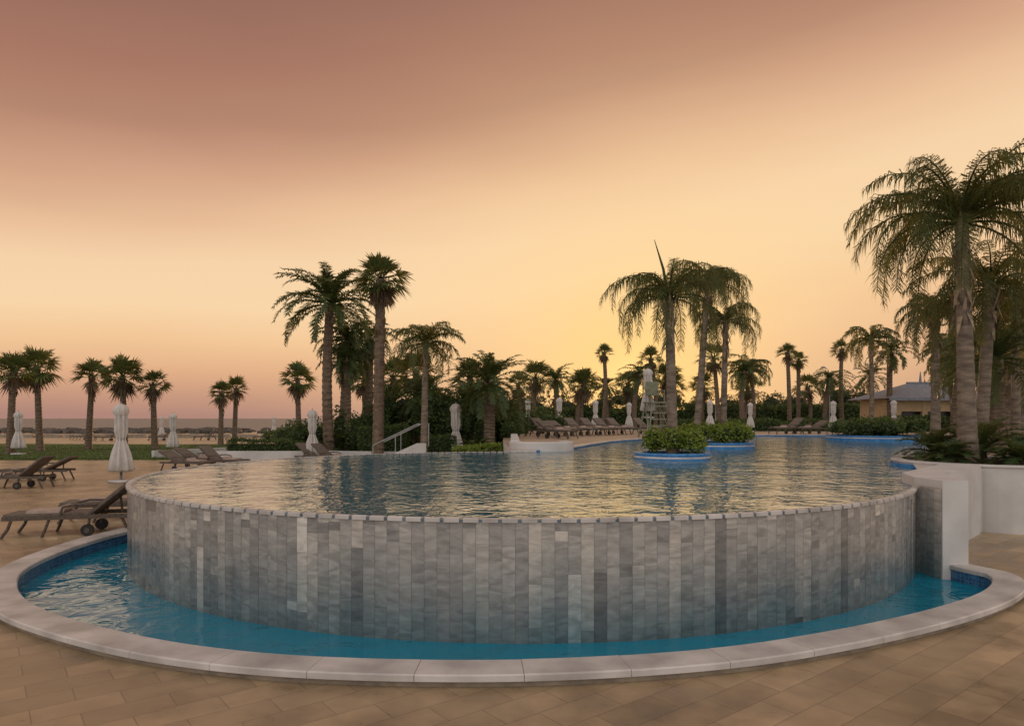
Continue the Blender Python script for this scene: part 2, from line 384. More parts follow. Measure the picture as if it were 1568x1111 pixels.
def planter(name,c,r,z0,z1,white=False):
    mb=MB('bluer','white','soil','coping')
    w='white' if white else 'bluer'
    mb.lathe([(r,z0),(r,z1-.05)],56,w,(c[0],c[1],0))
    mb.lathe([(r+.02,z1-.05),(r+.03,z1-.03),(r+.02,z1),(r-.2,z1),(r-.2,z1-.1)],56,'white' if white else 'bluer',(c[0],c[1],0))
    mb.lathe([(r-.2,z1-.06),(0.01,z1-.02)],56,'soil',(c[0],c[1],0))
    if not white: mb.lathe([(r+.006,z1-.13),(r+.012,z1-.11),(r+.006,z1-.085)],56,'coping',(c[0],c[1],0))
    return mb.obj(name)
planter('island_planter',(4.12,17.6),.96,.6,1.33)
planter('island_planter',(7.3,24.4),1.3,.6,1.36)
planter('island_planter',(17.6,33),2.2,.6,1.40)
planter('palm_planter',(10.35,14.7),1.9,0,1.30,True)
mb=MB('bluer'); mb.lathe([(1.98,1.0),(1.98,1.225),(1.91,1.225)],40,'bluer',(10.35,14.7,0),a0=R(110),a1=R(222)); mb.obj('planter_tile_band')
mb=MB('white'); mb.box((41,13.35,.64),(60,.3,1.3),'white'); mb.obj('white_retaining_wall')

mb=MB('white','pole')
for i in range(6): mb.box((-5.9+i*.33,31.2,.08+i*.075),(.34,1.4,.16+i*.15),'white')
for yy in(30.45,31.95):
    mb.tube([(-6.2,yy,0),(-6.2,yy,1.0),(-4.2,yy,1.95),(-3.9,yy,1.95),(-3.9,yy,.9)],.028,8,'pole')
    mb.tube([(-5.2,yy,.3),(-5.2,yy,1.47)],.022,6,'pole')
mb.add([(-6.4,30.3,0),(-3.8,30.3,0),(-3.8,30.3,1.1),(-4.2,30.3,1.1),(-6.4,30.3,.12),(-6.4,30.1,0),(-3.8,30.1,0),(-3.8,30.1,1.1),(-4.2,30.1,1.1),(-6.4,30.1,.12)],[(0,1,2,3,4),(5,6,7,8,9),(2,3,8,7),(3,4,9,8),(4,0,5,9),(1,2,7,6)],'white')
mb.obj('garden_steps')

# ---------------------------------------------------------------- lawn, sea, rocks
mb=MB('grass'); lw=catmull([(-8,38),(-14,36.5),(-22,36),(-34,35.5),(-60,34),(-90,50),(-70,60),(-30,58),(-14,58),(-4,50)],k=8)
mb.add([(x,y,.012) for x,y in lw],[tuple(range(len(lw)))],'grass')
rg=np.random.RandomState(4); blades=[]
for i in range(16000):
    y=36+20*rg.rand()**1.6; x=-9-(38)*rg.rand()
    a=rg.rand()*6.28; h=.05+.06*rg.rand()
    blades+= [(x,y,.01),(x+.05*math.cos(a),y+.05*math.sin(a),.01),(x+.03*math.sin(a),y,.01+h)]
mb.add(blades,[(3*i,3*i+1,3*i+2) for i in range(16000)],'grass')
mb.obj('lawn')
mb=MB('sea'); mb.add([(-9000,60,-2.2),(9000,60,-2.2),(9000,15000,-2.2),(-9000,15000,-2.2)],[(0,1,2,3)],'sea'); mb.obj('sea')
rng=random.Random(5); mb=MB('rock')
for i in range(620):
    x=rng.uniform(-110,-6); y=rng.uniform(98,118); s=rng.uniform(.3,1.0)
    v=[]
    for sx,sy,sz in itertools.product((-1,1),repeat=3):
        v.append((x+sx*s*rng.uniform(.5,1),y+sy*s*rng.uniform(.5,1),s*.1+sz*s*rng.uniform(.3,.7)))
    mb.add(v,[(0,1,3,2),(4,6,7,5),(0,4,5,1),(2,3,7,6),(0,2,6,4),(1,5,7,3)],'rock')
mb.obj('breakwater_rocks')

# ---------------------------------------------------------------- foliage
def quads(mb,pts,size,m,rs):
    n=len(pts); a=rs.normal(size=(n,3)); a/=np.linalg.norm(a,axis=1)[:,None]
    b=rs.normal(size=(n,3)); b-= (a*b).sum(1)[:,None]*a; b/=np.linalg.norm(b,axis=1)[:,None]
    s=size*rs.uniform(.6,1.3,size=(n,1))
    v=np.empty((n,4,3)); v[:,0]=pts-a*s; v[:,1]=pts-b*s*.45; v[:,2]=pts+a*s; v[:,3]=pts+b*s*.45
    o=len(mb.V); mb.V.extend(map(tuple,v.reshape(-1,3).tolist()))
    mb.F.extend([(o+4*i,o+4*i+1,o+4*i+2,o+4*i+3) for i in range(n)]); mb.I.extend([mb.k[m]]*n)
def blob_pts(rs,c,r,n):
    d=rs.normal(size=(n,3)); d/=np.linalg.norm(d,axis=1)[:,None]
    ph=rs.uniform(0,6.28,3)
    rad=rs.uniform(.45,1,size=(n,1))**.5*(1+.22*np.sin(5*d[:,:1]+ph[0])*np.sin(4*d[:,1:2]+ph[1])+.15*np.sin(9*d[:,2:3]+ph[2]))
    return np.array(c)+d*rad*np.array(r)
def shrub(name,blobs,size,m,seed,dens=1.0):
    rs=np.random.RandomState(seed); mb=MB(m,'core')
    for c,r in blobs:
        area=(r[0]*r[1]+r[0]*r[2]+r[1]*r[2])
        quads(mb,blob_pts(rs,c,r,int(dens*area/size**2*3.2)),size,m,rs)
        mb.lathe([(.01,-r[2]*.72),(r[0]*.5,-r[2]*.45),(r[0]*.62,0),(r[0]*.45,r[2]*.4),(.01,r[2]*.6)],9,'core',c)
    return mb.obj(name)
def hedge(name,x0,x1,y0,y1,z0,z1,size=.06,m='leaf',seed=0,dens=1.0):
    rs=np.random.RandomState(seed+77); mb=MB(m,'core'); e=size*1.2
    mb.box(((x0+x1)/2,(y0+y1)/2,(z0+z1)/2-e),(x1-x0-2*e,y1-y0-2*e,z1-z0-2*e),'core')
    def face(n,f):
        u=rs.uniform(size=(int(n*dens)+1,2)); jit=rs.normal(scale=size*.8,size=(len(u),3))
        p=f(u)+jit; wob=.12*np.sin(p[:,0]*1.7+seed)*np.cos(p[:,0]*.6); p[:,2]+=wob*(p[:,2]-z0)/(z1-z0); quads(mb,p,size,m,rs)
    k=1.6/size**2
    one=lambda u:np.ones(len(u))
    face((x1-x0)*(z1-z0)*k,lambda u:np.c_[x0+u[:,0]*(x1-x0),y0*one(u),z0+u[:,1]*(z1-z0)])
    face((x1-x0)*(y1-y0)*k,lambda u:np.c_[x0+u[:,0]*(x1-x0),y0+u[:,1]*(y1-y0),z1*one(u)])
    for xx in(x0,x1): face((y1-y0)*(z1-z0)*k,lambda u:np.c_[xx*one(u),y0+u[:,0]*(y1-y0),z0+u[:,1]*(z1-z0)])
    return mb.obj(name)

hedge('hedge',-7.5,-5.3,33.4,35,0,1.75,seed=1)
hedge('hedge',-4.3,-2.7,32.4,34,0,1.35,seed=2)
hedge('hedge',-2.5,-.5,29,30,0,.95,m='leafl',seed=3)
hedge('hedge',-14.8,-10.2,35.4,36.4,0,1.0,seed=4)
hedge('hedge',-8,0,46,48,0,2.6,size=.10,seed=5)
hedge('hedge',0,13,66,68,1.2,3.1,size=.14,seed=6)
hedge('hedge',13,50,68,70,1.2,3.4,size=.16,seed=7)
hedge('hedge',-24,-9,66,67.5,0,.8,size=.14,seed=9)
hedge('hedge',27,50,50,51.5,1.2,2.2,size=.12,seed=12)
hedge('hedge',12.5,25,52,53,1.2,2.0,size=.11,seed=13)
def ring_blobs(c,r,z,h,k,seed):
    rg=random.Random(seed); out=[]
    for i in range(k):
        a=rg.uniform(0,6.28); q=r*math.sqrt(rg.random()); out.append(((c[0]+q*math.cos(a),c[1]+q*math.sin(a),z+h*.35*rg.random()),(r*.36,r*.36,h*.5*rg.uniform(.8,1.2))))
    return out
shrub('island_shrub',ring_blobs((4.12,17.6),.72,1.55,.55,18,1),.045,'leafl',21)
shrub('island_shrub',ring_blobs((7.3,24.4),1.0,1.6,.6,18,2),.06,'leafl',22)
shrub('island_shrub',ring_blobs((17.6,33),1.8,1.65,.7,18,3),.09,'leaf',23)
shrub('shrub',ring_blobs((-12.2,38.5),1.7,.9,1.5,9,4),.09,'leaf',24)
shrub('shrub',ring_blobs((-8.0,36.4),1.5,1.2,1.9,8,5),.09,'leaf',25)
shrub('shrub',ring_blobs((-3.2,37.5),2.4,1.7,2.6,12,6),.10,'leaf',26)
shrub('shrub',ring_blobs((-5.6,41),2.6,2.2,2.8,10,7),.12,'leaf',27)
shrub('shrub',ring_blobs((-.9,35.2),1.3,1.3,1.6,9,8),.08,'leaf',28)
shrub('shrub',ring_blobs((12.3,14.9),.9,1.45,.6,8,9),.05,'leafl',29)
shrub('shrub',ring_blobs((1.2,45),2.0,1.6,1.6,8,10),.10,'leaf',31)
rg=random.Random(9); bl=[]
for i in range(62):
    x=-12+i*1.3+rg.uniform(-1,1); y=rg.uniform(72,86); z=rg.uniform(2.2,4.6); r=rg.uniform(.9,2.0)
    bl.append(((x,y,z),(r,r,r*rg.uniform(.6,1.1))))
    bl.append(((x+rg.uniform(-2,2),y,z-1.3),(r*1.2,r,1.3)))
shrub('distant_trees',bl,.17,'leafd',30,dens=.7)

# ---------------------------------------------------------------- palms
def trunk(mb,p0,p1,r0,r1,m,bend=(0,0),n=12,rings=26,flare=1.25,amp=.05):
    p0=Vector(p0);p1=Vector(p1);pts=[];rad=[]
    for i in range(rings*2+1):
        t=i/(rings*2); s=math.sin(math.pi*t)
        pts.append(p0.lerp(p1,t)+Vector((bend[0]*s,bend[1]*s,0)))
        r=r0+(r1-r0)*t; r*=1+(flare-1)*math.exp(-t*14); r*=1+(amp if i%2 else -amp)
        rad.append(r)
    mb.tube(pts,rad,n,m,cap=False)
def boots(mb,c,r,h,k,rg,m='boot',l=.35,down=False):
    for i in range(k):
        a=rg.uniform(0,6.28); z=c[2]-h*rg.random(); s=rg.uniform(.7,1.2)*l
        d=Vector((math.cos(a),math.sin(a),0)); t=Vector((-d.y,d.x,0)); b=Vector((c[0],c[1],z))+d*r*.9
        up=-1 if down else 1
        q=b+d*s*.22+Vector((0,0,up*s*.6)); e=b+d*s*.36+Vector((0,0,up*s))
        w=r*.4
        mb.add([b-t*w,b+t*w,q+t*w*.55,q-t*w*.55,e],[(0,1,2,3),(3,2,4)],m)
def feather(mb,c,Lf,NF,seed,droop,ll,lw,hang,m,e0=82,e1=-15,nl=38,upcup=.25,plume=.15):
    rg=random.Random(seed); c=Vector(c); Z=Vector((0,0,1))
    for i in range(NF):
        az=i*2.39996+rg.uniform(-.25,.25); q=(i+.5)/NF
        el=R(e0+(e1-e0)*q**1.15+rg.uniform(-9,9)); Lq=Lf*rg.uniform(.8,1.12)*(1 if q>.12 else .8)
        dr=R(droop*rg.uniform(.75,1.25)); st=18; p=c.copy(); pts=[p.copy()]; tw=rg.uniform(-.5,.5)
        azq=az
        for k in range(st):
            t=(k+.5)/st; th=max(el-dr*t**1.35,R(-86)); azq+=tw/st
            p=p+Vector((math.cos(azq)*math.cos(th),math.sin(azq)*math.cos(th),math.sin(th)))*Lq/st; pts.append(p.copy())
        mb.tube(pts[::2],[.028*Lf/2.5*(1-.8*j/(st//2)) for j in range(st//2+1)],3,m,cap=False)
        for j in range(nl):
            t=.12+.88*(j+rg.random()*.6)/nl; f=min(t,.999)*st; k=int(f); pos=pts[k].lerp(pts[k+1],f-k); T=(pts[k+1]-pts[k]).normalized()
            S=T.cross(Z)
            if S.length<.15: S=Vector((-math.sin(azq),math.cos(azq),0))
            S.normalize(); U=S.cross(T)
            prof=min(1,.45+2.2*(t-.12))*(1-.5*max(0,t-.6)/.4)
            for sd in(-1,1):
                l=ll*prof*rg.uniform(.75,1.2)
                D=(S*sd*rg.uniform(.7,.95)+T*rg.uniform(.4,.8)+U*rg.uniform(upcup-plume,upcup+plume)).normalized()
                h=hang*rg.uniform(.6,1.3)
                mid=pos+D*l*.5*(1-.25*min(h,1.2))-Z*h*l*.18; tip=pos+D*l*(1-.55*min(h,1.2))-Z*h*l*.75
                w=T*lw*.5
                mb.add([pos-w*.6,pos+w*.6,mid+w,mid-w,tip],[(0,1,2,3),(3,2,4)],m)
def fan(mb,c,Rr,NF,seed,m='fan',nb=13,dry=0,e1=-35):
    rg=random.Random(seed); c=Vector(c); Z=Vector((0,0,1))
    for i in range(NF+dry):
        isd=i>=NF; az=i*2.39996+rg.uniform(-.3,.3); q=(i+.5)/NF
        el=R(85+(e1-85)*q+rg.uniform(-10,10)) if not isd else R(rg.uniform(-82,-50))
        d=Vector((math.cos(az)*math.cos(el),math.sin(az)*math.cos(el),math.sin(el)))
        pl=Rr*rg.uniform(.34,.62)*(1 if not isd else .6); b=c+d*pl-Z*pl*.06
        S=d.cross(Z).normalized() if abs(d.z)<.98 else Vector((1,0,0))
        roll=rg.uniform(-.5,.5); U=S.cross(d); S=(S*math.cos(roll)+U*math.sin(roll))
        mb.tube([c,b],[.02*Rr,.012*Rr],3,m if not isd else 'dry',cap=False)
        for j in range(nb):
            a=R(-82+164*j/(nb-1))+rg.uniform(-.05,.05); D=d*math.cos(a)+S*math.sin(a); P_=(-d*math.sin(a)+S*math.cos(a))
            l=Rr*.62*(.72+.28*math.cos(a))*rg.uniform(.85,1.12); w=P_*l*.06
            mid=b+D*l*.55-Z*l*.04; tip=b+D*l-Z*l*rg.uniform(.12,.38)
            mb.add([b-w*.15,b+w*.15,mid+w,mid-w,tip],[(0,1,2,3),(3,2,4)],m if not isd else 'dry')
def queen(name,base,top,Lf,NF,seed,r0=.17,r1=.12,droop=135,ll=.5,lw=.03,hang=.9,nl=42,bend=(0,0),bt=1.2,e1=-15,spear=False):
    mb=MB('trunkq','boot','frond'); rg=random.Random(seed+5)
    trunk(mb,base,top,r0,r1,'trunkq',bend,n=14,amp=.025)
    boots(mb,top,r1,bt,34,rg,l=.45)
    boots(mb,(top[0],top[1],top[2]-.3),r1*1.1,bt*.9,12,rg,l=.5,down=True)
    feather(mb,top,Lf,NF,seed,droop,ll,lw,hang,'frond',nl=nl,e1=e1,plume=.5,upcup=.2)
    if spear: mb.tube([top,(top[0]-.15,top[1],top[2]+.8),(top[0]-.38,top[1],top[2]+1.55)],[.05,.035,.008],5,'frond')
    return mb.obj(name)
def washy(name,base,top,Rr,NF,seed,r0=.2,r1=.15,dry=4,bt=.9,bend=(0,0),nb=13,e1=-35):
    mb=MB('trunk','boot','fan','dry'); rg=random.Random(seed+9)
    trunk(mb,base,top,r0,r1,'trunk',bend,n=10,amp=.05)
    boots(mb,top,r1*1.15,bt,34,rg,m='dry',l=.32); boots(mb,top,r1*1.15,bt,14,rg,m='dry',l=.35,down=True)
    fan(mb,top,Rr,NF,seed,dry=dry,nb=nb,e1=e1)
    return mb.obj(name)
def date(name,base,top,Lf,NF,seed,r0=.22,r1=.2,droop=85,ll=.42,lw=.05,nl=26,bend=(0,0),e1=-25,hang=.35,bt=1.0):
    mb=MB('trunk','boot','frondd'); rg=random.Random(seed+7)
    trunk(mb,base,top,r0,r1,'trunk',bend,n=10,amp=.06)
    boots(mb,top,r1,bt,26,rg,l=.3)
    feather(mb,top,Lf,NF,seed,droop,ll,lw,hang,'frondd',nl=nl,e1=e1,plume=.3)
    return mb.obj(name)

queen('queen_palm_tree',(9.75,14.6,1.25),(9.62,14.6,6.35),2.95,44,101,r0=.19,r1=.13,ll=.58,lw=.026,nl=84,bt=2.1,droop=126,hang=.85,e1=0)
queen('queen_palm_tree',(4.15,17.6,1.3),(4.05,17.6,5.25),2.3,30,102,r0=.14,r1=.11,ll=.44,lw=.022,nl=62,droop=168,hang=1.05,bt=.9,spear=True,e1=8)
queen('queen_palm_tree',(6.55,24.3,1.3),(7.0,24.4,6.9),2.35,28,103,r0=.13,r1=.10,ll=.52,lw=.027,nl=52,droop=168,hang=1.05,bt=.9,e1=8)
queen('queen_palm_tree',(7.6,24.6,1.3),(7.7,24.6,5.6),2.0,24,104,r0=.12,r1=.09,ll=.45,lw=.027,nl=44,droop=165,hang=1.0,bt=.8,e1=5)
queen('queen_palm_tree',(12.6,18.4,1.2),(12.9,18.4,5.7),2.5,36,105,r0=.17,r1=.13,ll=.5,lw=.032,nl=60,droop=130)
queen('queen_palm_tree',(16.6,22.5,1.2),(16.6,22.5,5.4),2.6,34,106,r0=.15,r1=.11,ll=.5,lw=.038,nl=50)
queen('queen_palm_tree',(15.2,24.5,1.2),(15.2,24.5,6.0),2.0,26,107,ll=.45,lw=.04,nl=44)
queen('queen_palm_tree',(20.2,27,1.2),(20.2,27,6.5),2.4,28,108,ll=.5,lw=.045,nl=40)
date('date_palm_tree',(14.2,20.0,1.2),(14.2,20,3.9),2.0,32,109,ll=.4,lw=.045,nl=40)
for i,(x,y,z,r) in enumerate([(-30.9,42,5.0,1.45),(-31.8,46,5.6,1.7),(-29.8,48,5.1,1.5),(-26.1,46,5.0,1.6),(-25.1,48,4.5,1.3),(-23.9,56,4.2,1.2),(-23.6,58,4.7,1.3),(-15.6,50,5.0,1.45)]):
    washy('fan_palm_tree',(x,y,0),(x+random.Random(i).uniform(-.3,.3),y,z),r,[26,30,22,30,24,26,22,28][i],200+i,r0=.22,r1=.17,dry=[4,9,3,8,5,6,3,7][i],bt=1.6,e1=[-25,-35,-15,-30,-20,-30,-25,-30][i])
date('date_palm_tree',(-9.2,34.5,0),(-9.2,34.5,7.9),3.2,54,301,droop=85,nl=46,bend=(-.15,0),r0=.28,r1=.22,e1=-15,lw=.07,ll=.52)
date('date_palm_tree',(-9.3,37,0),(-8.9,37,6.4),2.3,44,302,droop=110,nl=34,e1=-55,hang=.7,lw=.065)
washy('fan_palm_tree',(-6.3,32,0),(-6.15,32,8.7),1.35,38,303,r0=.27,r1=.22,dry=26,bt=2.8,e1=-30)
date('date_palm_tree',(-8.0,38,0),(-7.9,38,6.6),1.9,34,304,droop=110,nl=28,e1=-45,hang=.6,lw=.06)
date('date_palm_tree',(-8.6,35.6,0),(-8.6,35.6,5.2),1.7,34,314,droop=100,nl=28,e1=-50,hang=.6,lw=.06)
queen('queen_palm_tree',(-3.95,30.5,0),(-3.85,30.5,5.5),2.1,32,305,ll=.5,lw=.045,nl=42,droop=115,hang=.6)
date('date_palm_tree',(-1.1,32.5,0),(-1.05,32.5,3.9),2.2,48,306,r0=.27,r1=.26,droop=70,e1=-35,nl=38,lw=.06)
washy('fan_palm_tree',(-8.0,46,0),(-8.0,46,4.9),1.6,30,307,dry=8)
washy('fan_palm_tree',(-10.3,48,0),(-10.4,48,4.8),1.4,28,308,dry=8)
washy('fan_palm_tree',(-2.6,42,0),(-2.6,42,4.6),1.5,30,309,dry=8)
washy('fan_palm_tree',(-5.9,42,0),(-5.9,42,5.0),1.6,30,312,dry=8)
date('date_palm_tree',(-4.8,37,0),(-4.7,37,3.4),2.3,40,310,droop=80,nl=34,lw=.06)
date('date_palm_tree',(-2.2,36,0),(-2.2,36,2.9),2.1,38,311,droop=80,nl=32,lw=.06)
date('date_palm_tree',(-.2,37,0),(-.2,37,2.5),1.8,34,313,droop=80,nl=30,lw=.06)
B=[(1.9,55,.0,5.4,1.6,'w'),(3.7,54,1.2,5.2,1.7,'d'),(5.4,56,1.2,5.0,1.6,'w'),(8.1,61,1.2,8.0,.95,'w'),(10.4,58,1.2,5.9,1.7,'d'),
   (12.6,60,1.2,7.4,1.3,'w'),(13.6,62,1.2,5.8,1.7,'w'),(17.0,56,1.2,7.1,1.7,'w'),(18.6,55,1.2,5.9,1.6,'d'),(20.1,57,1.2,6.4,2.1,'q'),
   (24.4,60,1.2,7.9,1.1,'w'),(26.0,62,1.2,7.4,1.0,'w'),(27.5,60,1.2,5.6,1.9,'d'),(30.0,62,1.2,8.4,1.1,'w'),(26.3,50,1.2,7.9,2.2,'q'),
   (28.9,52,1.2,7.2,1.9,'d'),(30.5,47,1.2,6.8,1.9,'q'),(31.9,46,1.2,6.9,2.0,'w'),(24.9,38,1.2,5.0,1.9,'q'),(27.6,42,1.2,6.3,2.2,'q'),
   (22.4,34.5,1.2,5.4,2.0,'d'),(33,46,1.2,6.5,2.1,'w'),(1.0,62,0,5.2,1.5,'w'),(15.2,64,1.2,5.2,1.5,'w'),(22.4,66,1.2,5.2,1.7,'w'),(6.8,66,1.2,5.0,1.6,'w'),
   (28.7,66,1.2,5.2,1.5,'w'),(38,60,1.2,6.5,1.9,'q'),(40,56,1.2,7.5,2.1,'w'),(9.4,66,1.2,5.2,1.5,'d'),(11.8,68,1.2,5.6,1.6,'w'),(19,68,1.2,5.4,1.6,'w'),(34,64,1.2,6.0,1.9,'d'),(25,30,1.2,5.5,2.2,'q'),(21.5,30,1.2,4.6,1.9,'d')]
for i,(x,y,zb,zt,r,t) in enumerate(B):
    rg=random.Random(i+50); tx=x+rg.uniform(-.5,.5); bd=(rg.uniform(-.25,.25),0)
    if t=='w': washy('fan_palm_tree',(x,y,zb),(tx,y,zt),r,rg.randint(22,34),400+i,r0=.2,r1=.16,dry=rg.randint(3,10),nb=11,bend=bd,e1=rg.uniform(-45,-10))
    elif t=='d': date('date_palm_tree',(x,y,zb),(tx,y,zt),r*1.15,30,400+i,nl=26,lw=.08,droop=rg.uniform(75,110),bend=bd)
    else: queen('queen_palm_tree',(x,y,zb),(tx,y,zt),r*1.2,28,400+i,nl=32,lw=.075,ll=.5,r0=.17,r1=.13,bend=bd)
def cycad(c,Lf,seed,NF=34,lw=.03,nl=36,ll=.22):
    mb=MB('trunk','frondd'); trunk(mb,(c[0],c[1],c[2]-.15),c,.13,.12,'trunk',n=8,rings=4)
    feather(mb,c,Lf,NF,seed,70,ll,lw,.15,'frondd',e0=80,e1=-5,nl=nl); mb.obj('cycad_plant')
cycad((10.9,14.0,1.4),1.05,501); cycad((11.6,14.6,1.45),1.1,502); cycad((9.2,14.3,1.38),.5,503,NF=24); cycad((10.2,13.6,1.35),.75,506,NF=26)
cycad((10.5,15.3,1.45),1.2,507); cycad((9.6,15.5,1.4),.9,508)
cycad((-9.0,35.0,.6),1.4,504,lw=.05); cycad((-1.6,31,.6),1.2,505,lw=.05)

# ---------------------------------------------------------------- furniture
def umbrella_mesh():
    mb=MB('fabric','pole','white')
    mb.tube([(0,0,.05),(0,0,2.72)],.025,8,'pole'); mb.tube([(0,0,2.68),(0,0,2.78)],[.03,.012],8,'pole')
    mb.lathe([(.02,2.70),(.13,2.66),(.22,2.56),(.25,2.42),(.19,2.3)],32,'fabric',pleat=.12)
    mb.lathe([(.10,2.5),(.18,2.28),(.17,2.0),(.18,1.75),(.12,1.52),(.115,1.48),(.17,1.3),(.25,1.0),(.30,.7),(.34,.45),(.26,.38),(.08,.5)],64,'fabric',pleat=.28,pk=8)
    mb.tube([(0,0,1.46),(0,0,1.53)],.13,16,'pole')
    mb.box((0,0,.05),(.6,.6,.08),'white'); mb.tube([(0,0,.08),(0,0,.35)],.045,8,'pole')
    return mb.mesh('parasol',True)
um=umbrella_mesh()
for i,(x,y,z,s) in enumerate([(-30,41.5,0,.97),(-13.4,23.4,0,1),(-21.6,43.5,0,.93),(-9.8,33.5,0,.97),(-2.7,32.8,.0,1.08),(1.3,55,1.2,.95),(3.6,52,1.2,.95),(6.6,54,1.2,.9),(9.6,56,1.2,.85),
    (24,51,1.2,.85),(27.4,49,1.2,.85),(32.0,48.5,1.2,.85),(-23,80,0,.9),(-38,74,0,.9),(-47,76,0,.9),(-19,84,0,.9),(-30,86,0,.9),(14.5,50,1.2,.85),(17.8,51,1.2,.8)]):
    place(um,'closed_parasol',(x,y,z),i*1.1,s)
def lounger_mesh(back=38):
    mb=MB('loung','cush','towel','rubber')
    for s in(-1,1):
        mb.box((-.02,s*.33,.325),(1.96,.05,.07),'loung')
        mb.tube([(-.86,s*.32,.33),(-.92,s*.32,.15),(-1.02,s*.32,0)],.026,8,'loung')
        mb.tube([(-.3,s*.32,.33),(-.36,s*.32,.15),(-.42,s*.32,0)],.024,8,'loung')
        mb.tube([(.78,s*.32,.33),(.86,s*.32,.15),(.92,s*.32,0)],.026,8,'loung')
        mb.tube([(.30,s*.32,.33),(.28,s*.32,.12)],.024,8,'loung')
        mb.tube([(.28,s*.33,.10),(.28,s*.39,.10)],.10,18,'rubber'); mb.tube([(.28,s*.389,.10),(.28,s*.40,.10)],.045,12,'loung')
        mb.tube([(-.15,s*.34,.33),(-.1,s*.34,.50),(.1,s*.34,.54),(.42,s*.34,.53)],.022,8,'loung')
    c,sn=math.cos(R(back)),math.sin(R(back))
    mb.box((-.36,0,.365),(1.28,.60,.05),'cush')
    rot=Matrix.Rotation(-R(back),3,'Y'); L2=.82
    mb.box((.28+c*L2/2,0,.37+sn*L2/2),(L2,.62,.06),'cush',rot)
    for s in(-1,1): mb.tube([(.28,s*.32,.345),(.28+c*(L2+.02),s*.32,.345+sn*(L2+.02))],.03,8,'loung')
    mb.tube([(.28+c*(L2+.02),-.32,.345+sn*(L2+.02)),(.28+c*(L2+.02),.32,.345+sn*(L2+.02))],.035,8,'loung')
    mb.tube([(.28+c*L2*.65,.0,.345+sn*L2*.6),(.72,0,.33)],.02,6,'loung')
    for x in(-.98,-.3,.3,.9): mb.tube([(x,-.31,.32),(x,.31,.32)],.018,6,'loung')
    mb.box((-.45,0,.41),(.5,.42,.04),'towel'); mb.tube([(-.18,-.2,.44),(-.18,.2,.44)],.06,10,'towel')
    return mb.mesh('sun_lounger')
lm=lounger_mesh(40); lmf=lounger_mesh(28)
for i,(x,y,z,a) in enumerate([(-8.35,13.1,0,14),(-8.5,14.9,0,16),(-15.7,21.5,0,8),(-16.8,24.2,0,12),(-18.4,22.4,0,10),(-13.6,28.6,0,165),(-12.6,29.8,0,165),(-14.2,31,0,165),(-9.4,33.0,0,160),(-8.4,32.2,0,160),
      (1.9,37,1.22,130),(2.9,38,1.22,130),(3.9,39,1.22,130),(4.9,40,1.22,130),(5.8,41,1.22,130),(6.8,42.4,1.22,130),(2.2,33.5,1.22,130),(8.6,43,1.22,130),
      (17.3,43,1.22,20),(18.8,43,1.22,20),(22.5,44,1.22,20),(24,44,1.22,20),(-11.9,13.9,0,8),(-35,68,0,20),(-31,69,0,20),(-40,67.5,0,20),(-25,69,0,10),(-44,70,0,10)]):
    place(lmf if i in(3,5,7,11,16,19) else lm,'sun_lounger',(x,y,z),R(a),1.1)
mb=MB('green')
for sx in(-1,1):
    for sy in(-1,1): mb.tube([(sx*.65,sy*.6,0),(sx*.38,sy*.35,1.75)],.045,6,'green')
for k in range(5):
    z=.3+k*.32; w=.65-.27*z/1.75
    mb.box((0,-.6+.25*z/1.75,z),(2*w,.06,.05),'green')
for sx in(-1,1): mb.tube([(sx*.6,-.55,.1),(sx*.4,.35,1.6)],.03,6,'green')
mb.box((0,0,1.78),(.95,.9,.06),'green'); mb.box((0,.08,2.15),(.7,.6,.05),'green'); mb.box((0,.38,2.5),(.7,.05,.7),'green')
for sx in(-1,1): mb.box((sx*.36,.05,2.38),(.06,.65,.05),'green'); mb.tube([(sx*.36,-.25,1.8),(sx*.36,-.25,2.38)],.03,6,'green')
mb.obj('lifeguard_chair',(7.25,34.5,1.22),R(15))
place(um,'closed_parasol',(7.0,35.2,2.2),0,.95)
mb=MB('pole','white'); mb.tube([(0,0,0),(0,0,1.2)],.05,8,'pole'); mb.box((0,0,.1),(.5,.5,.2),'white'); mb.obj('parasol_stand',(7.0,35.2,1.22))
for (x,y) in((27.9,60),(18.5,62)):
    mb=MB('pole'); mb.tube([(0,0,0),(0,0,4.9),(-.15,0,5.3),(-.5,0,5.5)],[.07,.05,.04,.035],8,'pole')
    mb.lathe([(.05,.12),(.2,.05),(.22,-.02),(.1,-.06)],16,'pole',(-.55,0,5.45)); mb.obj('street_lamp',(x,y,1.2))
par=bpy.data.objects.new('beach_pavilion',None); bpy.context.collection.objects.link(par); par.location=(32.6,54.5,1.22)
def ch(mb,name): return mb.obj(name,parent=par)
mb=MB('wall')
W,D,H=7,5,2.5
mb.box((0,D/2,H/2),(W,.2,H),'wall')
for x in(-W/2+.1,W/2-.1): mb.box((x,0,H/2),(.2,D-.2,H),'wall')
for x in(-W/2+.3,-1.2,1.2,W/2-.3): mb.box((x,-D/2,H/2),(.4,.25,H),'wall')
mb.box((0,-D/2,H-.5),(W-.3,.2,1.0),'wall'); mb.box((0,-D/2,.45),(W-.3,.2,.9),'wall'); ch(mb,'walls')
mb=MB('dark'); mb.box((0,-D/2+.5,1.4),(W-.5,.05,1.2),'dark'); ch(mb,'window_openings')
mb=MB('roof'); e=.8
rf=[(-W/2-e,-D/2-e,H),(W/2+e,-D/2-e,H),(W/2+e,D/2+e,H),(-W/2-e,D/2+e,H),(-1.1,0,H+1.25),(1.1,0,H+1.25)]
mb.add(rf,[(0,1,5,4),(2,3,4,5),(1,2,5),(3,0,4),(0,3,2,1)],'roof'); mb.box((0,-D/2-e-.03,H-.08),(W+2*e,.06,.22),'roof')
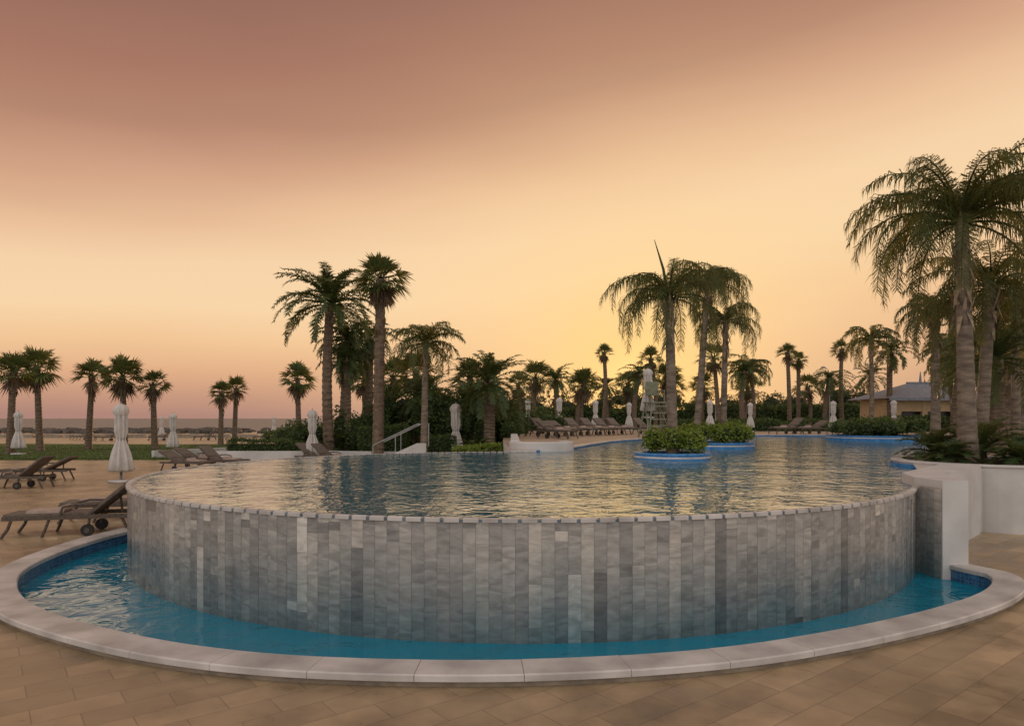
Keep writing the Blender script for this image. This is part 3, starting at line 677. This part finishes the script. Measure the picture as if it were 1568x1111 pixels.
mb.tube([(-1.1,0,H+1.3),(1.1,0,H+1.3)],.09,8,'roof'); mb.tube([(0,0,H+1.3),(0,0,H+2.2)],[.12,.03],8,'roof'); ch(mb,'roof')

# ---------------------------------------------------------------- camera
cam=bpy.data.cameras.new('camera'); co=bpy.data.objects.new('camera',cam); bpy.context.collection.objects.link(co)
co.location=(0,0,2.2); co.rotation_euler=(R(90),0,0); cam.lens=24; cam.sensor_width=36; cam.shift_y=.054; cam.clip_end=30000; cam.clip_start=.05
sc.camera=co
# ---------------------------------------------------------------- light: sun is just sinking behind the far hedge and trees
az=R(10.4); el=R(1.1); sd=Vector((math.sin(az)*math.cos(el),math.cos(az)*math.cos(el),math.sin(el)))
sl=bpy.data.lights.new('sun','SUN'); sl.energy=2.5; sl.angle=R(.5); sl.color=(1,.60,.30)
so=bpy.data.objects.new('sun',sl); bpy.context.collection.objects.link(so); so.rotation_euler=(-sd).to_track_quat('-Z','Y').to_euler(); so.location=(0,0,30)
w=bpy.data.worlds.new('World'); sc.world=w; w.use_nodes=True; nt=w.node_tree
bg=nt.nodes['Background']; out=nt.nodes['World Output']
def lin(c): return tuple(((v/255)/12.92 if v/255<=.04045 else ((v/255+.055)/1.055)**2.4) for v in c)+(1,)
tc=N(nt,'ShaderNodeTexCoord'); nm=N(nt,'ShaderNodeVectorMath',operation='NORMALIZE'); L(nt,tc.outputs['Generated'],nm.inputs[0])
sx=N(nt,'ShaderNodeSeparateXYZ'); L(nt,nm.outputs[0],sx.inputs[0])
def math_(op,a,b=None,c=None,clamp=False):
    n=N(nt,'ShaderNodeMath',operation=op); n.use_clamp=clamp
    for i,v in enumerate((a,b,c)):
        if v is None: continue
        if hasattr(v,'links'): L(nt,v,n.inputs[i])
        else: n.inputs[i].default_value=v
    return n.outputs[0]
mpn=N(nt,'ShaderNodeMapping'); mpn.inputs['Scale'].default_value=(1.0,1.0,4.5); L(nt,nm.outputs[0],mpn.inputs[0])
cn=N(nt,'ShaderNodeTexNoise'); cn.inputs['Scale'].default_value=1.7; cn.inputs['Detail'].default_value=5; L(nt,mpn.outputs[0],cn.inputs['Vector'])
zz=math_('MAXIMUM',sx.outputs['Z'],0.0)
kx=math_('MULTIPLY',sx.outputs['X'],-.14); kxz=math_('MULTIPLY',kx,math_('MINIMUM',math_('MULTIPLY',zz,4.0),1.0))
e1=math_('ADD',zz,kxz); e2=math_('MULTIPLY_ADD',math_('SUBTRACT',cn.outputs['Fac'],.5),.06,e1)
pos=math_('DIVIDE',e2,.7,clamp=True)
cr=N(nt,'ShaderNodeValToRGB'); L(nt,pos,cr.inputs[0]); rp=cr.color_ramp
st=[(0,(172,132,120)),(.035,(196,150,126)),(.08,(223,173,135)),(.13,(240,196,150)),(.19,(247,212,168)),(.25,(245,209,168)),(.31,(232,189,151)),(.37,(207,159,129)),(.42,(181,133,109)),(.48,(167,118,98)),(.55,(149,106,91)),(1.0,(132,100,92))]
rp.elements[0].position=0; rp.elements[0].color=lin(st[0][1]); rp.elements[1].position=1; rp.elements[1].color=lin(st[-1][1])
for p,c in st[1:-1]:
    q=rp.elements.new(min(.98,p/.7)); q.color=lin(c)
gd=Vector((math.sin(az),math.cos(az),.040)).normalized()
dt=N(nt,'ShaderNodeVectorMath',operation='DOT_PRODUCT'); L(nt,nm.outputs[0],dt.inputs[0]); dt.inputs[1].default_value=gd
dp=math_('MAXIMUM',dt.outputs['Value'],0.0)
def mix(f,a,bcol):
    m=N(nt,'ShaderNodeMix',data_type='RGBA'); L(nt,f,m.inputs[0]); L(nt,a,m.inputs[6])
    if isinstance(bcol,tuple): m.inputs[7].default_value=bcol
    else: L(nt,bcol,m.inputs[7])
    return m.outputs[2]
g1=math_('MULTIPLY',math_('POWER',dp,18.0),.66); c1=mix(g1,cr.outputs[0],lin((255,218,160)))
g2=math_('MULTIPLY',math_('POWER',dp,100.0),.85); c2=mix(g2,c1,lin((255,212,130)))
g3=math_('MULTIPLY',math_('POWER',dp,1200.0),.9); c3=mix(g3,c2,(1.25,.82,.34,1))
bk=N(nt,'ShaderNodeMapRange'); bk.interpolation_type='SMOOTHSTEP'; L(nt,sx.outputs['Y'],bk.inputs[0]); bk.inputs[1].default_value=.25; bk.inputs[2].default_value=-.45; bk.inputs[3].default_value=0; bk.inputs[4].default_value=1
c4=mix(bk.outputs[0],c3,(.98,.89,.84,1))
bz=N(nt,'ShaderNodeMapRange'); L(nt,sx.outputs['Z'],bz.inputs[0]); bz.inputs[1].default_value=-.01; bz.inputs[2].default_value=-.08; bz.inputs[3].default_value=0; bz.inputs[4].default_value=1
c5=mix(bz.outputs[0],c4,(.12,.10,.09,1))
sky=N(nt,'ShaderNodeTexSky'); sky.sky_type='NISHITA'; sky.sun_disc=False; sky.sun_elevation=el; sky.sun_rotation=az
bg.inputs['Strength'].default_value=.008; L(nt,sky.outputs[0],bg.inputs[0])
bg2=N(nt,'ShaderNodeBackground'); L(nt,c5,bg2.inputs[0]); bg2.inputs[1].default_value=1.0
ad=N(nt,'ShaderNodeAddShader'); L(nt,bg.outputs[0],ad.inputs[0]); L(nt,bg2.outputs[0],ad.inputs[1]); L(nt,ad.outputs[0],out.inputs[0])
